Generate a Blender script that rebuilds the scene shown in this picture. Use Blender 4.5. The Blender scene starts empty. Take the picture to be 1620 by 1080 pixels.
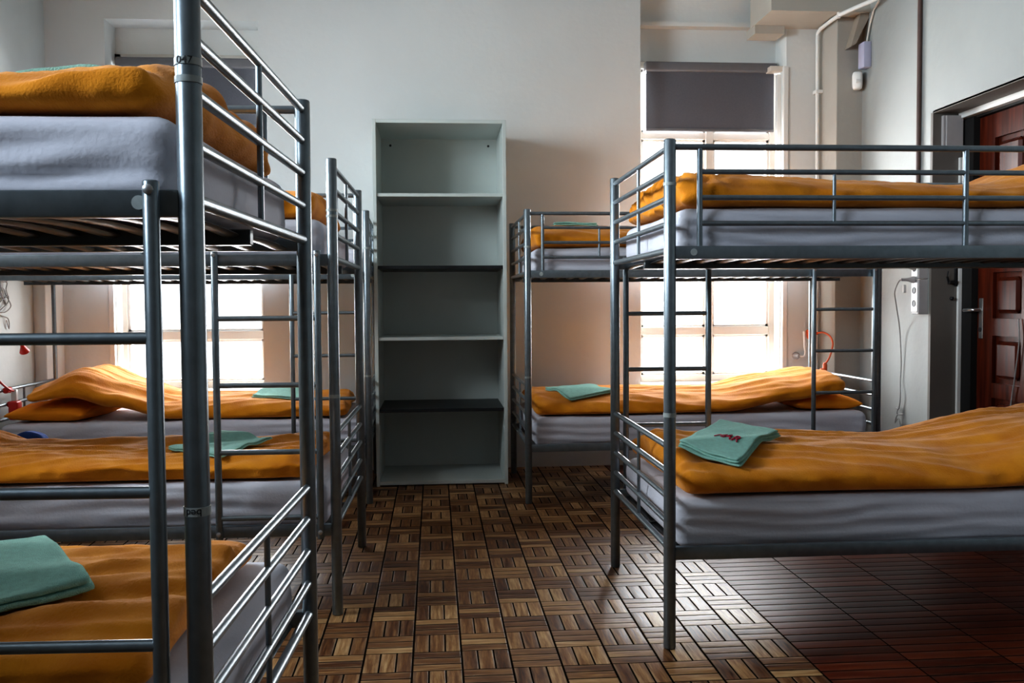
import bpy, bmesh, math, random
from mathutils import Vector, Matrix, noise
from mathutils.bvhtree import BVHTree
random.seed(7)
C = bpy.context.scene.collection
sc = bpy.context.scene
PI = math.pi

# ------------------------------------------------------------------ materials
def mat(name):
    m = bpy.data.materials.new(name); m.use_nodes = True
    nt = m.node_tree
    return m, nt, nt.nodes['Principled BSDF']

def N(nt, t, **kw):
    n = nt.nodes.new(t)
    for k, v in kw.items(): setattr(n, k, v)
    return n

def math_n(nt, op, a, b=None, c=None):
    n = N(nt, 'ShaderNodeMath', operation=op)
    for i, v in enumerate((a, b, c)):
        if v is None: continue
        if isinstance(v, (int, float)): n.inputs[i].default_value = v
        else: nt.links.new(v, n.inputs[i])
    return n.outputs[0]

def simple(name, col, rough=.6, metal=0., var=.06, nscale=6., bump=0., bscale=60., stretch=(1, 1, 1), spec=.5):
    """procedural: base colour with a little noise variation and an optional noise bump"""
    m, nt, b = mat(name)
    tc = N(nt, 'ShaderNodeTexCoord'); mp = N(nt, 'ShaderNodeMapping')
    mp.inputs['Scale'].default_value = stretch
    nt.links.new(tc.outputs['Object'], mp.inputs['Vector'])
    nz = N(nt, 'ShaderNodeTexNoise'); nz.inputs['Scale'].default_value = nscale; nz.inputs['Detail'].default_value = 4
    nt.links.new(mp.outputs[0], nz.inputs['Vector'])
    rp = N(nt, 'ShaderNodeValToRGB')
    e = rp.color_ramp.elements
    e[0].position = .3; e[1].position = .7
    e[0].color = (*[max(0, c * (1 - var)) for c in col], 1); e[1].color = (*[min(1, c * (1 + var)) for c in col], 1)
    nt.links.new(nz.outputs['Fac'], rp.inputs['Fac']); nt.links.new(rp.outputs['Color'], b.inputs['Base Color'])
    b.inputs['Roughness'].default_value = rough; b.inputs['Metallic'].default_value = metal
    b.inputs['Specular IOR Level'].default_value = spec
    if bump:
        n2 = N(nt, 'ShaderNodeTexNoise'); n2.inputs['Scale'].default_value = bscale; n2.inputs['Detail'].default_value = 3
        nt.links.new(mp.outputs[0], n2.inputs['Vector'])
        bp = N(nt, 'ShaderNodeBump'); bp.inputs['Strength'].default_value = bump; bp.inputs['Distance'].default_value = .01
        nt.links.new(n2.outputs['Fac'], bp.inputs['Height']); nt.links.new(bp.outputs[0], b.inputs['Normal'])
    return m

M = {}
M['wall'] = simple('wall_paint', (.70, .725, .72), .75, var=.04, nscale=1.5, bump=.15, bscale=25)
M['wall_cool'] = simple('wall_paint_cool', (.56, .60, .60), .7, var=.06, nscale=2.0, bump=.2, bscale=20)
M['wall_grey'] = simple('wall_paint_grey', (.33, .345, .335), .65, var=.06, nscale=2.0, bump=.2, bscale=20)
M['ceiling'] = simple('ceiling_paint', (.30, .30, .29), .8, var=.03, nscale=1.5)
M['white'] = simple('white_gloss_paint', (.78, .78, .76), .4, var=.02, nscale=3)
M['frame'] = simple('window_frame_paint', (.66, .62, .56), .45, var=.02, nscale=3)
M['steel'] = simple('grey_steel_paint', (.20, .235, .26), .32, .66, var=.10, nscale=40, bump=.02, bscale=200)
M['slat'] = simple('black_slat_steel', (.10, .11, .115), .30, .75, var=.1, nscale=30)
M['bolt'] = simple('bolt_metal', (.55, .56, .58), .3, .9, var=.05, nscale=50)
M['cap'] = simple('black_plastic', (.012, .012, .014), .5, 0, var=.1, nscale=30)
M['sheet'] = simple('white_sheet', (.62, .62, .69), .85, var=.04, nscale=5, bump=.12, bscale=90, spec=.2)
M['pillow'] = simple('orange_cotton', (.80, .27, .018), .85, var=.06, nscale=7, bump=.25, bscale=140, spec=.15)
M['towel'] = simple('mint_terry', (.40, .72, .63), .95, var=.08, nscale=60, bump=.8, bscale=420, spec=.1)
M['embroid'] = simple('dark_red_thread', (.40, .015, .05), .8, var=.2, nscale=90)
M['shelf'] = simple('shelf_melamine', (.56, .61, .59), .45, var=.03, nscale=3)
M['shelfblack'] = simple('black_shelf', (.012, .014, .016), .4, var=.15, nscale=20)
M['blind'] = simple('grey_blind_cloth', (.115, .12, .142), .85, var=.05, nscale=80, bump=.15, bscale=300)
M['blindtube'] = simple('grey_blind_rail', (.16, .16, .175), .5, var=.05, nscale=20)
M['brown'] = simple('brown_pipe', (.10, .055, .045), .5, var=.1, nscale=20)
M['lav'] = simple('lavender_plastic', (.46, .46, .60), .45, var=.03, nscale=20)
M['plastic'] = simple('white_plastic', (.82, .82, .80), .35, var=.02, nscale=20)
M['greyplastic'] = simple('grey_plastic', (.42, .40, .40), .5, var=.03, nscale=20)
M['dark'] = simple('dark_socket', (.03, .03, .035), .5, var=.1, nscale=40)
M['jamb'] = simple('taupe_jamb_paint', (.15, .135, .12), .7, var=.08, nscale=4)
M['red'] = simple('red_plastic', (.55, .02, .015), .4, var=.08, nscale=20)
M['orangered'] = simple('orange_red_plastic', (.75, .12, .03), .4, var=.08, nscale=20)
M['blue'] = simple('blue_cloth', (.02, .09, .42), .9, var=.1, nscale=30, bump=.2)
M['wire'] = simple('dark_wire', (.05, .045, .045), .6, var=.1, nscale=50)
M['greywire'] = simple('grey_wire', (.30, .30, .30), .6, var=.1, nscale=50)
M['tape'] = simple('clear_tape_label', (.36, .40, .40), .35, var=.12, nscale=70)
M['ink'] = simple('black_ink', (.02, .02, .025), .7, var=.1, nscale=60)
M['chrome'] = simple('brushed_chrome', (.62, .62, .62), .28, .9, var=.04, nscale=60)
M['brace'] = simple('brace_shade_brown', (.33, .28, .23), .7, var=.06, nscale=6)  # the brace's shade is put into this dark brown base colour
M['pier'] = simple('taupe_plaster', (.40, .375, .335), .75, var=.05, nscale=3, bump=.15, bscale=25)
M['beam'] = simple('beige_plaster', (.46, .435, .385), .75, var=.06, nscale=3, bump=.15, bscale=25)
M['black'] = simple('black_gap', (.006, .005, .005), .8, var=.1, nscale=10)
M['ground'] = simple('outside_ground', (.5, .5, .5), .9, var=.1, nscale=2)

def duvet_mat():
    m, nt, b = mat('orange_seersucker')
    tc = N(nt, 'ShaderNodeTexCoord')
    n1 = N(nt, 'ShaderNodeTexNoise'); n1.inputs['Scale'].default_value = 9; n1.inputs['Detail'].default_value = 6
    nt.links.new(tc.outputs['Object'], n1.inputs['Vector'])
    rp = N(nt, 'ShaderNodeValToRGB'); e = rp.color_ramp.elements
    e[0].position = .3; e[1].position = .75
    e[0].color = (.62, .20, .008, 1); e[1].color = (.82, .32, .022, 1)
    nt.links.new(n1.outputs['Fac'], rp.inputs['Fac']); nt.links.new(rp.outputs['Color'], b.inputs['Base Color'])
    mp = N(nt, 'ShaderNodeMapping'); mp.inputs['Scale'].default_value = (1, .35, 1)
    nt.links.new(tc.outputs['Object'], mp.inputs['Vector'])
    n2 = N(nt, 'ShaderNodeTexNoise'); n2.inputs['Scale'].default_value = 230; n2.inputs['Detail'].default_value = 3
    nt.links.new(mp.outputs[0], n2.inputs['Vector'])
    bp = N(nt, 'ShaderNodeBump'); bp.inputs['Strength'].default_value = .32; bp.inputs['Distance'].default_value = .006
    nt.links.new(n2.outputs['Fac'], bp.inputs['Height']); nt.links.new(bp.outputs[0], b.inputs['Normal'])
    b.inputs['Roughness'].default_value = .9; b.inputs['Specular IOR Level'].default_value = .12
    b.inputs['Sheen Weight'].default_value = .15
    return m
M['duvet'] = duvet_mat()

def glass_mat():
    m = bpy.data.materials.new('window_glass'); m.use_nodes = True
    nt = m.node_tree; nt.nodes.remove(nt.nodes['Principled BSDF'])
    out = nt.nodes['Material Output']
    tr = N(nt, 'ShaderNodeBsdfTransparent'); tr.inputs[0].default_value = (.97, .98, .98, 1)
    gl = N(nt, 'ShaderNodeBsdfGlossy'); gl.inputs['Roughness'].default_value = .02
    fr = N(nt, 'ShaderNodeFresnel'); fr.inputs['IOR'].default_value = 1.35
    mx = N(nt, 'ShaderNodeMixShader')
    nt.links.new(fr.outputs[0], mx.inputs[0]); nt.links.new(tr.outputs[0], mx.inputs[1]); nt.links.new(gl.outputs[0], mx.inputs[2])
    nt.links.new(mx.outputs[0], out.inputs['Surface'])
    return m
M['glass'] = glass_mat()

T_TILE = .1543; GX, GY = .0665, 3.7284; GYAW = math.radians(.15)
def floor_mat(red):
    m, nt, b = mat('red_deck_planks' if red else 'acacia_basket_tiles')
    tc = N(nt, 'ShaderNodeTexCoord')
    mp = N(nt, 'ShaderNodeMapping'); mp.vector_type = 'POINT'
    # rotate into tile frame and shift so that the tile node is the origin
    c, s = math.cos(-GYAW), math.sin(-GYAW)
    mp.inputs['Rotation'].default_value = (0, 0, -GYAW)
    mp.inputs['Location'].default_value = (-(c * GX - s * GY), -(s * GX + c * GY), 0)
    nt.links.new(tc.outputs['Object'], mp.inputs['Vector'])
    sp = N(nt, 'ShaderNodeSeparateXYZ'); nt.links.new(mp.outputs[0], sp.inputs[0])
    X, Y = sp.outputs[0], sp.outputs[1]
    def cell(v, t):
        d = math_n(nt, 'DIVIDE', v, t); f = math_n(nt, 'FLOOR', d); return f, math_n(nt, 'SUBTRACT', d, f)
    def edge(f, w):   # 1 inside, 0 in the gap
        d = math_n(nt, 'MINIMUM', f, math_n(nt, 'SUBTRACT', 1.0, f))
        n = N(nt, 'ShaderNodeMapRange'); n.interpolation_type = 'SMOOTHSTEP'
        nt.links.new(d, n.inputs['Value']); n.inputs['From Min'].default_value = w * .55; n.inputs['From Max'].default_value = w * 1.5
        return n.outputs[0]
    if not red:
        ix, fx = cell(X, T_TILE); iy, fy = cell(Y, T_TILE)
        par = math_n(nt, 'MODULO', math_n(nt, 'ABSOLUTE', math_n(nt, 'ADD', ix, iy)), 2.0)   # (-1,-1) -> 0 : slats run in depth
        par = math_n(nt, 'GREATER_THAN', par, .5)
        mixf = N(nt, 'ShaderNodeMix'); nt.links.new(par, mixf.inputs[0]); nt.links.new(fx, mixf.inputs[2]); nt.links.new(fy, mixf.inputs[3])
        a = mixf.outputs[0]
        mixg = N(nt, 'ShaderNodeMix'); nt.links.new(par, mixg.inputs[0]); nt.links.new(fy, mixg.inputs[2]); nt.links.new(fx, mixg.inputs[3])
        along = mixg.outputs[0]
        i3, f3 = cell(a, 1 / 3)
        gap = math_n(nt, 'MULTIPLY', edge(f3, .055), math_n(nt, 'MULTIPLY', edge(fx, .022), edge(fy, .012)))
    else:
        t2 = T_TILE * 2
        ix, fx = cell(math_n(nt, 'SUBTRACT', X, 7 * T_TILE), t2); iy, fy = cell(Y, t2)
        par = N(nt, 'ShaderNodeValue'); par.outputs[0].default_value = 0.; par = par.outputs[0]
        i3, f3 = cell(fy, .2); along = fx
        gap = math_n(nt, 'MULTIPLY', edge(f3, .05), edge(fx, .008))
    cmb = N(nt, 'ShaderNodeCombineXYZ')
    nt.links.new(ix, cmb.inputs[0]); nt.links.new(iy, cmb.inputs[1]); nt.links.new(i3, cmb.inputs[2])
    wn = N(nt, 'ShaderNodeTexWhiteNoise'); wn.noise_dimensions = '3D'; nt.links.new(cmb.outputs[0], wn.inputs['Vector'])
    # grain: noise stretched along the slat
    cg = N(nt, 'ShaderNodeCombineXYZ')
    nt.links.new(math_n(nt, 'ADD', math_n(nt, 'MULTIPLY', along, .9 if not red else 2.0), math_n(nt, 'MULTIPLY', wn.outputs['Value'], 40.)), cg.inputs[0])
    nt.links.new(math_n(nt, 'ADD', math_n(nt, 'MULTIPLY', f3, 3.2), math_n(nt, 'MULTIPLY', i3, 7.)), cg.inputs[1])
    nt.links.new(math_n(nt, 'ADD', ix, math_n(nt, 'MULTIPLY', iy, 3.7)), cg.inputs[2])
    gn = N(nt, 'ShaderNodeTexNoise'); gn.inputs['Scale'].default_value = 1.6; gn.inputs['Detail'].default_value = 5; gn.inputs['Roughness'].default_value = .65
    nt.links.new(cg.outputs[0], gn.inputs['Vector'])
    rp = N(nt, 'ShaderNodeValToRGB'); e = rp.color_ramp.elements
    if not red:
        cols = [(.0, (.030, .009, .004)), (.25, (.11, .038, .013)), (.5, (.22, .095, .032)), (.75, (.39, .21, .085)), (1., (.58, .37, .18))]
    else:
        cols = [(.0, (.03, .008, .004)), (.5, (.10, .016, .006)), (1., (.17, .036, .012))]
    e[0].position, e[0].color = cols[0][0], (*cols[0][1], 1); e[1].position, e[1].color = cols[-1][0], (*cols[-1][1], 1)
    for p, cc in cols[1:-1]:
        k = e.new(p); k.color = (*cc, 1)
    val = math_n(nt, 'ADD', math_n(nt, 'MULTIPLY', wn.outputs['Value'], .62), math_n(nt, 'SUBTRACT', math_n(nt, 'MULTIPLY', gn.outputs['Fac'], 1.5), .55))
    nt.links.new(val, rp.inputs['Fac'])
    wear_glint = math_n(nt, 'MULTIPLY', math_n(nt, 'POWER', math_n(nt, 'ABSOLUTE', math_n(nt, 'SUBTRACT', math_n(nt, 'MULTIPLY', f3, 2.0), 1.0)), 3.0), math_n(nt, 'SUBTRACT', math_n(nt, 'MULTIPLY', gn.outputs['Fac'], 1.6), .45))  # pale slat edges: scratches plus glints on rounded slats painted into the colour
    glint_mix = N(nt, 'ShaderNodeMix'); glint_mix.data_type = 'RGBA'; nt.links.new(math_n(nt, 'MULTIPLY', wear_glint, .9 if not red else .2), glint_mix.inputs[0]); nt.links.new(rp.outputs['Color'], glint_mix.inputs[6]); glint_mix.inputs[7].default_value = (.55, .40, .26, 1); glint_mix.clamp_factor = True
    mx = N(nt, 'ShaderNodeMix'); mx.data_type = 'RGBA'
    nt.links.new(gap, mx.inputs[0]); mx.inputs[6].default_value = (.006, .004, .003, 1); nt.links.new(glint_mix.outputs[2], mx.inputs[7])
    nt.links.new(mx.outputs[2], b.inputs['Base Color'])
    rr = math_n(nt, 'ADD', .30, math_n(nt, 'MULTIPLY', gn.outputs['Fac'], .22))
    rr = math_n(nt, 'ADD', rr, math_n(nt, 'MULTIPLY', math_n(nt, 'SUBTRACT', 1.0, gap), .4))
    nt.links.new(rr, b.inputs['Roughness'])
    nt.links.new(math_n(nt, 'MULTIPLY', gap, (.42 if not red else .15)), b.inputs['Specular IOR Level'])
    # height: rounded slats, gaps, a slight tilt per slat
    hh = math_n(nt, 'ADD', math_n(nt, 'MULTIPLY', gap, 1.0), math_n(nt, 'MULTIPLY', gn.outputs['Fac'], .22))
    tilt = math_n(nt, 'MULTIPLY', math_n(nt, 'SUBTRACT', wn.outputs['Value'], .5), math_n(nt, 'MULTIPLY', f3, .5))
    hh = math_n(nt, 'ADD', hh, tilt)
    cc_ = math_n(nt, 'SUBTRACT', math_n(nt, 'MULTIPLY', f3, 2.0), 1.0)
    hh = math_n(nt, 'SUBTRACT', hh, math_n(nt, 'MULTIPLY', math_n(nt, 'MULTIPLY', cc_, cc_), .45))
    bp = N(nt, 'ShaderNodeBump'); bp.inputs['Strength'].default_value = .55; bp.inputs['Distance'].default_value = .004
    nt.links.new(hh, bp.inputs['Height']); nt.links.new(bp.outputs[0], b.inputs['Normal'])
    return m
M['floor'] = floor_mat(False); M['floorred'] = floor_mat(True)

def door_mat():
    m, nt, b = mat('mahogany_varnish')
    tc = N(nt, 'ShaderNodeTexCoord'); mp = N(nt, 'ShaderNodeMapping'); mp.inputs['Scale'].default_value = (12, 12, .9)
    nt.links.new(tc.outputs['Object'], mp.inputs['Vector'])
    nz = N(nt, 'ShaderNodeTexNoise'); nz.inputs['Scale'].default_value = 3; nz.inputs['Detail'].default_value = 6
    nt.links.new(mp.outputs[0], nz.inputs['Vector'])
    rp = N(nt, 'ShaderNodeValToRGB'); e = rp.color_ramp.elements
    e[0].position = .3; e[1].position = .75
    e[0].color = (.035, .006, .003, 1); e[1].color = (.13, .022, .008, 1)
    nt.links.new(nz.outputs['Fac'], rp.inputs['Fac']); nt.links.new(rp.outputs['Color'], b.inputs['Base Color'])
    b.inputs['Roughness'].default_value = .34
    b.inputs['Specular IOR Level'].default_value = .10; b.inputs['Coat Weight'].default_value = .05; b.inputs['Coat Roughness'].default_value = .25
    return m
M['door'] = door_mat()

# ------------------------------------------------------------------ mesh helpers
class MB:
    def __init__(s): s.bm = bmesh.new()
    def box(s, x0, x1, y0, y1, z0, z1, bev=0., seg=2, mi=0):
        b = bmesh.new(); bmesh.ops.create_cube(b, size=1)
        for v in b.verts: v.co = Vector(((x0 + x1) / 2 + v.co.x * (x1 - x0), (y0 + y1) / 2 + v.co.y * (y1 - y0), (z0 + z1) / 2 + v.co.z * (z1 - z0)))
        if bev: bmesh.ops.bevel(b, geom=list(b.edges), offset=bev, segments=seg, profile=.5, affect='EDGES')
        for f in b.faces: f.material_index = mi
        return s.add(b)
    def add(s, b, mtx=None):
        if mtx is not None: bmesh.ops.transform(b, matrix=mtx, verts=b.verts)
        me = bpy.data.meshes.new('t'); b.to_mesh(me); b.free(); s.bm.from_mesh(me); bpy.data.meshes.remove(me); return s
    def path(s, pts, r, n=12, caps=True):
        """round tube swept along a list of points"""
        pts = [Vector(p) for p in pts]; rings = []
        up = Vector((0, 0, 1))
        t0 = (pts[1] - pts[0]).normalized()
        if abs(t0.dot(up)) > .9: up = Vector((0, 1, 0))
        u = t0.cross(up).normalized()
        for i, p in enumerate(pts):
            t = ((pts[min(i + 1, len(pts) - 1)] - pts[max(i - 1, 0)])).normalized()
            u = (u - t * u.dot(t)).normalized(); w = t.cross(u)
            rr = r[i] if isinstance(r, (list, tuple)) else r
            rings.append([s.bm.verts.new(p + u * math.cos(2 * PI * k / n) * rr + w * math.sin(2 * PI * k / n) * rr) for k in range(n)])
        for a, b in zip(rings, rings[1:]):
            for k in range(n): s.bm.faces.new((a[k], a[(k + 1) % n], b[(k + 1) % n], b[k]))
        if caps: s.bm.faces.new(rings[0][::-1]); s.bm.faces.new(rings[-1])
        return s
    def tube(s, a, b, r, n=14): return s.path([a, b], r, n)
    def capped(s, a, b, r, n=18):
        """tube with softly rounded ends"""
        a = Vector(a); b = Vector(b); d = (b - a).normalized(); e = r * .22
        return s.path([a, a + d * e * .35, a + d * e, b - d * e, b - d * e * .35, b], [r * .72, r * .92, r, r, r * .92, r * .72], n)
    def lathe(s, prof, n=24, mtx=None):
        b = bmesh.new(); rings = []
        for r, z in prof: rings.append([b.verts.new((r * math.cos(2 * PI * k / n), r * math.sin(2 * PI * k / n), z)) for k in range(n)])
        for p, q in zip(rings, rings[1:]):
            for k in range(n): b.faces.new((p[k], p[(k + 1) % n], q[(k + 1) % n], q[k]))
        b.faces.new(rings[0][::-1]); b.faces.new(rings[-1])
        return s.add(b, mtx)
    def build(s, name, m, parent=None, mtx=None, mirror=False, smooth=True, angle=40):
        bm = s.bm
        if mirror:
            for v in bm.verts: v.co.x *= -1
        bmesh.ops.recalc_face_normals(bm, faces=bm.faces)
        me = bpy.data.meshes.new(name); bm.to_mesh(me); bm.free()
        for k in (m if isinstance(m, (list, tuple)) else [m]): me.materials.append(k)
        if smooth:
            for p in me.polygons: p.use_smooth = True
            me.set_sharp_from_angle(angle=math.radians(angle))
        o = bpy.data.objects.new(name, me); C.objects.link(o)
        if parent: o.parent = parent
        if mtx is not None: o.matrix_world = mtx
        return o

def tag(o, label, cat, group=None, kind=None):
    o['label'] = label; o['category'] = cat
    if group: o['group'] = group
    if kind: o['kind'] = kind
    return o
def struct(o, label=None):
    o['kind'] = 'structure'
    if label: o['label'] = label
    return o
def empty(name, mtx):
    o = bpy.data.objects.new(name, None); o.empty_display_size = .2; C.objects.link(o); o.matrix_world = mtx; return o

# ------------------------------------------------------------------ the room
YB, YW, XL, XR, XD, ZC, YF = 6.27, 6.50, -2.50, 2.82, 3.03, 3.32, -2.6
# floor
def quad(mb, pts, mi=0):
    vs = [mb.bm.verts.new(p) for p in pts]; f = mb.bm.faces.new(vs); f.material_index = mi
mb = MB()
def xs_(yy): return GX + 7 * T_TILE - (yy - GY) * math.tan(GYAW)
ya, yb = YF - .2, YB + .3
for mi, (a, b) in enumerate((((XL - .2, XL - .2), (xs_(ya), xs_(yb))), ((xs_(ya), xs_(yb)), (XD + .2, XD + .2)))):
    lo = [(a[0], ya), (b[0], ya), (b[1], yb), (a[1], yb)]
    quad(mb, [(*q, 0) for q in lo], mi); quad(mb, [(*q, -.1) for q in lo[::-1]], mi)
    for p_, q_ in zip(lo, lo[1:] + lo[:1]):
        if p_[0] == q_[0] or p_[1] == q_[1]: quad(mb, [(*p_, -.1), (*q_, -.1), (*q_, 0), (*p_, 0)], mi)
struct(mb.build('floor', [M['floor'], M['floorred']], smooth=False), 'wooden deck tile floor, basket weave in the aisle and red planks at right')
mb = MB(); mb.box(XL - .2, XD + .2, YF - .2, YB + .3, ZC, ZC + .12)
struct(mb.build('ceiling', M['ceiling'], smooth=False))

# back wall with two window niches
LN0, LN1, LNT = -2.125, -1.150, 2.975        # left niche in x and its top
RN0, RN1, RNT = 1.394, 2.412, 3.25
SILL = .55; WT = 2.80                        # window opening bottom and top
T2 = YB + .29
mb = MB()
mb.box(XL - .2, LN0, YB, T2, 0, ZC); mb.box(LN1, RN0, YB, T2, 0, ZC); mb.box(RN1, XD + .2, YB, T2, 0, ZC)
for a, b, top in ((LN0, LN1, LNT), (RN0, RN1, RNT)):
    mb.box(a, b, YB + .02, T2, 0, SILL); mb.box(a, b, YW - .02, T2, WT, ZC)
    mb.box(a, b, YB, YW - .02, top, ZC)
mb.box(RN0, RN1, YB + .13, YW - .02, 3.03, 3.06); mb.box(RN0, RN1, YB + .17, YW - .02, 3.06, RNT)
struct(mb.build('wall_back', M['wall'], smooth=False), 'pale plastered wall with two tall window niches behind the bookcase')
# corner pier and the beam over it
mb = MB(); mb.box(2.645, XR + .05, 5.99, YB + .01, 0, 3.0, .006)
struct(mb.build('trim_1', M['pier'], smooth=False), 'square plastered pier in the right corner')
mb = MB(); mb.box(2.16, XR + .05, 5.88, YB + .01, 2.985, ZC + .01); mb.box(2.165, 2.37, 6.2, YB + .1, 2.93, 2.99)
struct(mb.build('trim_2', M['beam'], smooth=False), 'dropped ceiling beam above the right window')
mb = MB()
pr = [(2.700, 2.77), (2.735, 2.79), (XR, 2.96), (XR, 3.02), (2.775, 3.02)]
for yy, st in ((5.90, 1), (5.992, -1)): quad(mb, [(a, yy, c) for a, c in pr[::st]])
for (a, c), (e, f) in zip(pr, pr[1:] + pr[:1]): quad(mb, [(a, 5.90, c), (a, 5.992, c), (e, 5.992, f), (e, 5.90, f)])
struct(mb.build('trim_3', M['brace'], smooth=False), 'slanted brace at the top of the right corner')
# side walls
D0, D1, DT = 4.02, 5.104, 2.184
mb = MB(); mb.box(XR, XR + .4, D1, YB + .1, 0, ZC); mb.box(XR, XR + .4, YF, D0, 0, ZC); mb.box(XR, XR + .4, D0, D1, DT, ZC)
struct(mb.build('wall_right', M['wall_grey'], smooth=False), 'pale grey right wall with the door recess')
# left wall with two unseen windows, the nearer added to light the top bunk
LWS = ((2.4, 4.2, 1.80, 3.0), (-.1, 1.25, 2.25, 3.2))
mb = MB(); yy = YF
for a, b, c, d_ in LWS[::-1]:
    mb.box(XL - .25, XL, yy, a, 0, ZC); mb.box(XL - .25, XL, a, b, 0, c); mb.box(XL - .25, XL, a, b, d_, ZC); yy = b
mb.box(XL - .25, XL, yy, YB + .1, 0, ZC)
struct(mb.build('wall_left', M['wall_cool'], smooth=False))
mb = MB(); mb.box(XL - .25, XR + .4, YF - .2, YF, 0, ZC)
struct(mb.build('wall_front', M['jamb'], smooth=False))
# boxed-in pipe in the left corner
mb = MB(); mb.box(XL, XL + .075, 5.99, YB, 0, 1.32, .006)
struct(mb.build('trim_4', M['white'], smooth=False), 'boxed-in pipe in the left corner')

# windows
def window(n, x0, x1, mull, label):
    root = empty('window_%d' % n, Matrix.Translation(((x0 + x1) / 2, YW, SILL))); struct(root, label)
    def part(mb, name, m, lab=None, parent=root):
        o = mb.build(name, m, smooth=False); o.parent = parent; o.matrix_parent_inverse = root.matrix_world.inverted()
        if lab: o['label'] = lab
        return o
    mb = MB(); y0, y1 = YW - .045, YW + .045; w = .052
    mb.box(x0, x0 + w, y0, y1, SILL, WT, .004); mb.box(x1 - w, x1, y0, y1, SILL, WT, .004)
    mb.box(x0, x1, y0, y1, WT - w, WT, .004); mb.box(x0, x1, y0, y1, SILL, SILL + w, .004)
    part(mb, 'window_frame', M['frame'])
    mb = MB(); mb.box(mull - .027, mull + .027, y0, y1, SILL + w, WT - w, .004); part(mb, 'mullion', M['frame'])
    mb = MB(); mb.box(x0 + w, x1 - w, y0 + .004, y1 - .004, .885, .942, .004); mb.box(x0 + w, x1 - w, y0 + .004, y1 - .004, 2.262, 2.31, .004); part(mb, 'transom', M['frame'])
    for a, b in ((x0 + w, mull - .027), (mull + .027, x1 - w)):
        for c, d in ((SILL + w, .885), (.942, 2.262), (2.31, WT - w)):
            sb = MB(); t = .016
            sb.box(a, a + t, YW - .02, YW + .03, c, d); sb.box(b - t, b, YW - .02, YW + .03, c, d); sb.box(a, b, YW - .02, YW + .03, d - t, d); sb.box(a, b, YW - .02, YW + .03, c, c + t)
            s_ = part(sb, 'sash', M['white'])
            g = MB(); quad(g, [(a + t, YW + .01, c + t), (b - t, YW + .01, c + t), (b - t, YW + .01, d - t), (a + t, YW + .01, d - t)])
            o = g.build('pane', M['glass'], smooth=False); o.parent = s_
    mb = MB(); mb.box(x0 - .02, x1 + .02, YB - .03, YW - .045, SILL - .03, SILL + .005, .005); part(mb, 'window_sill', M['white'])
window(1, LN0 - .01, LN1 + .02, -1.615, 'tall left window, bright panes behind the left bunk beds')
window(2, RN0 - .005, RN1 + .004, 1.93, 'tall right window, bright panes under a grey blind')
# light reveal mouldings on the right side of the right niche and the left side of the left one
mb = MB(); mb.box(RN1 - .022, RN1 + .012, YB - .012, YB + .02, SILL, 2.73, .004); mb.box(RN1 - .03, RN1, YB + .09, YB + .13, SILL, 2.70, .004)
struct(mb.build('trim_5', M['white'], smooth=False), 'white edge moulding beside the right window')
mb = MB(); mb.box(LN0 - .012, LN0 + .022, YB - .012, YB + .02, SILL, 2.66, .004); mb.box(LN0, LN0 + .03, YB + .09, YB + .13, SILL, 2.66, .004)
struct(mb.build('trim_6', M['white'], smooth=False), 'white edge moulding beside the left window')
mb = MB(); mb.box(RN1 - .09, RN1, YB + .06, YB + .2, 2.715, 2.75, .004)
struct(mb.build('trim_7', M['frame'], smooth=False), 'small ledge at the top of the right window reveal')
# left wall windows (unseen; the second is added for its light)
for k, LW in enumerate(LWS):
    ym = (LW[0] + LW[1]) / 2
    root = struct(empty('window_%d' % (3 + k), Matrix.Translation((XL - .12, ym, LW[2]))))
    mb = MB()
    for a, b in ((LW[0], LW[0] + .06), (LW[1] - .06, LW[1]), (ym - .03, ym + .03)): mb.box(XL - .16, XL - .08, a, b, LW[2], LW[3])
    mb.box(XL - .16, XL - .08, LW[0], LW[1], LW[2], LW[2] + .06); mb.box(XL - .16, XL - .08, LW[0], LW[1], LW[3] - .06, LW[3])
    o = mb.build('window_frame', M['frame'], smooth=False); o.parent = root; o.matrix_parent_inverse = root.matrix_world.inverted()
    g = MB(); quad(g, [(XL - .12, LW[0], LW[2]), (XL - .12, LW[1], LW[2]), (XL - .12, LW[1], LW[3]), (XL - .12, LW[0], LW[3])])
    o = g.build('pane', M['glass'], smooth=False); o.parent = root; o.matrix_parent_inverse = root.matrix_world.inverted()

# roller blinds
def blind(x0, x1, ztop, zbot, label):
    y = YW - .078
    root = empty('roller_blind', Matrix.Translation(((x0 + x1) / 2, y, ztop)))
    tag(root, label, 'blind', 'grey roller blinds')
    cx = (x1 - x0) / 2
    mb = MB(); mb.box(-cx, cx, -.032, .032, -.064, 0, .012, 3); mb.build('head_rail', M['blindtube'], root)
    mb = MB(); n = 24
    mb.box(-cx + .012, cx - .012, -.0015, .0015, zbot - ztop + .012, -.06); mb.build('blind_cloth', M['blind'], root, smooth=False)
    mb = MB(); mb.box(-cx + .012, cx - .012, -.008, .008, zbot - ztop, zbot - ztop + .02, .004); mb.build('bottom_bar', M['blindtube'], root)
    return root
blind(1.455, 2.392, 2.785, 2.31, 'grey roller blind half lowered over the right window')
blind(-2.105, -1.175, 2.765, 2.31, 'grey roller blind over the left window behind the top bunks')

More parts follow.
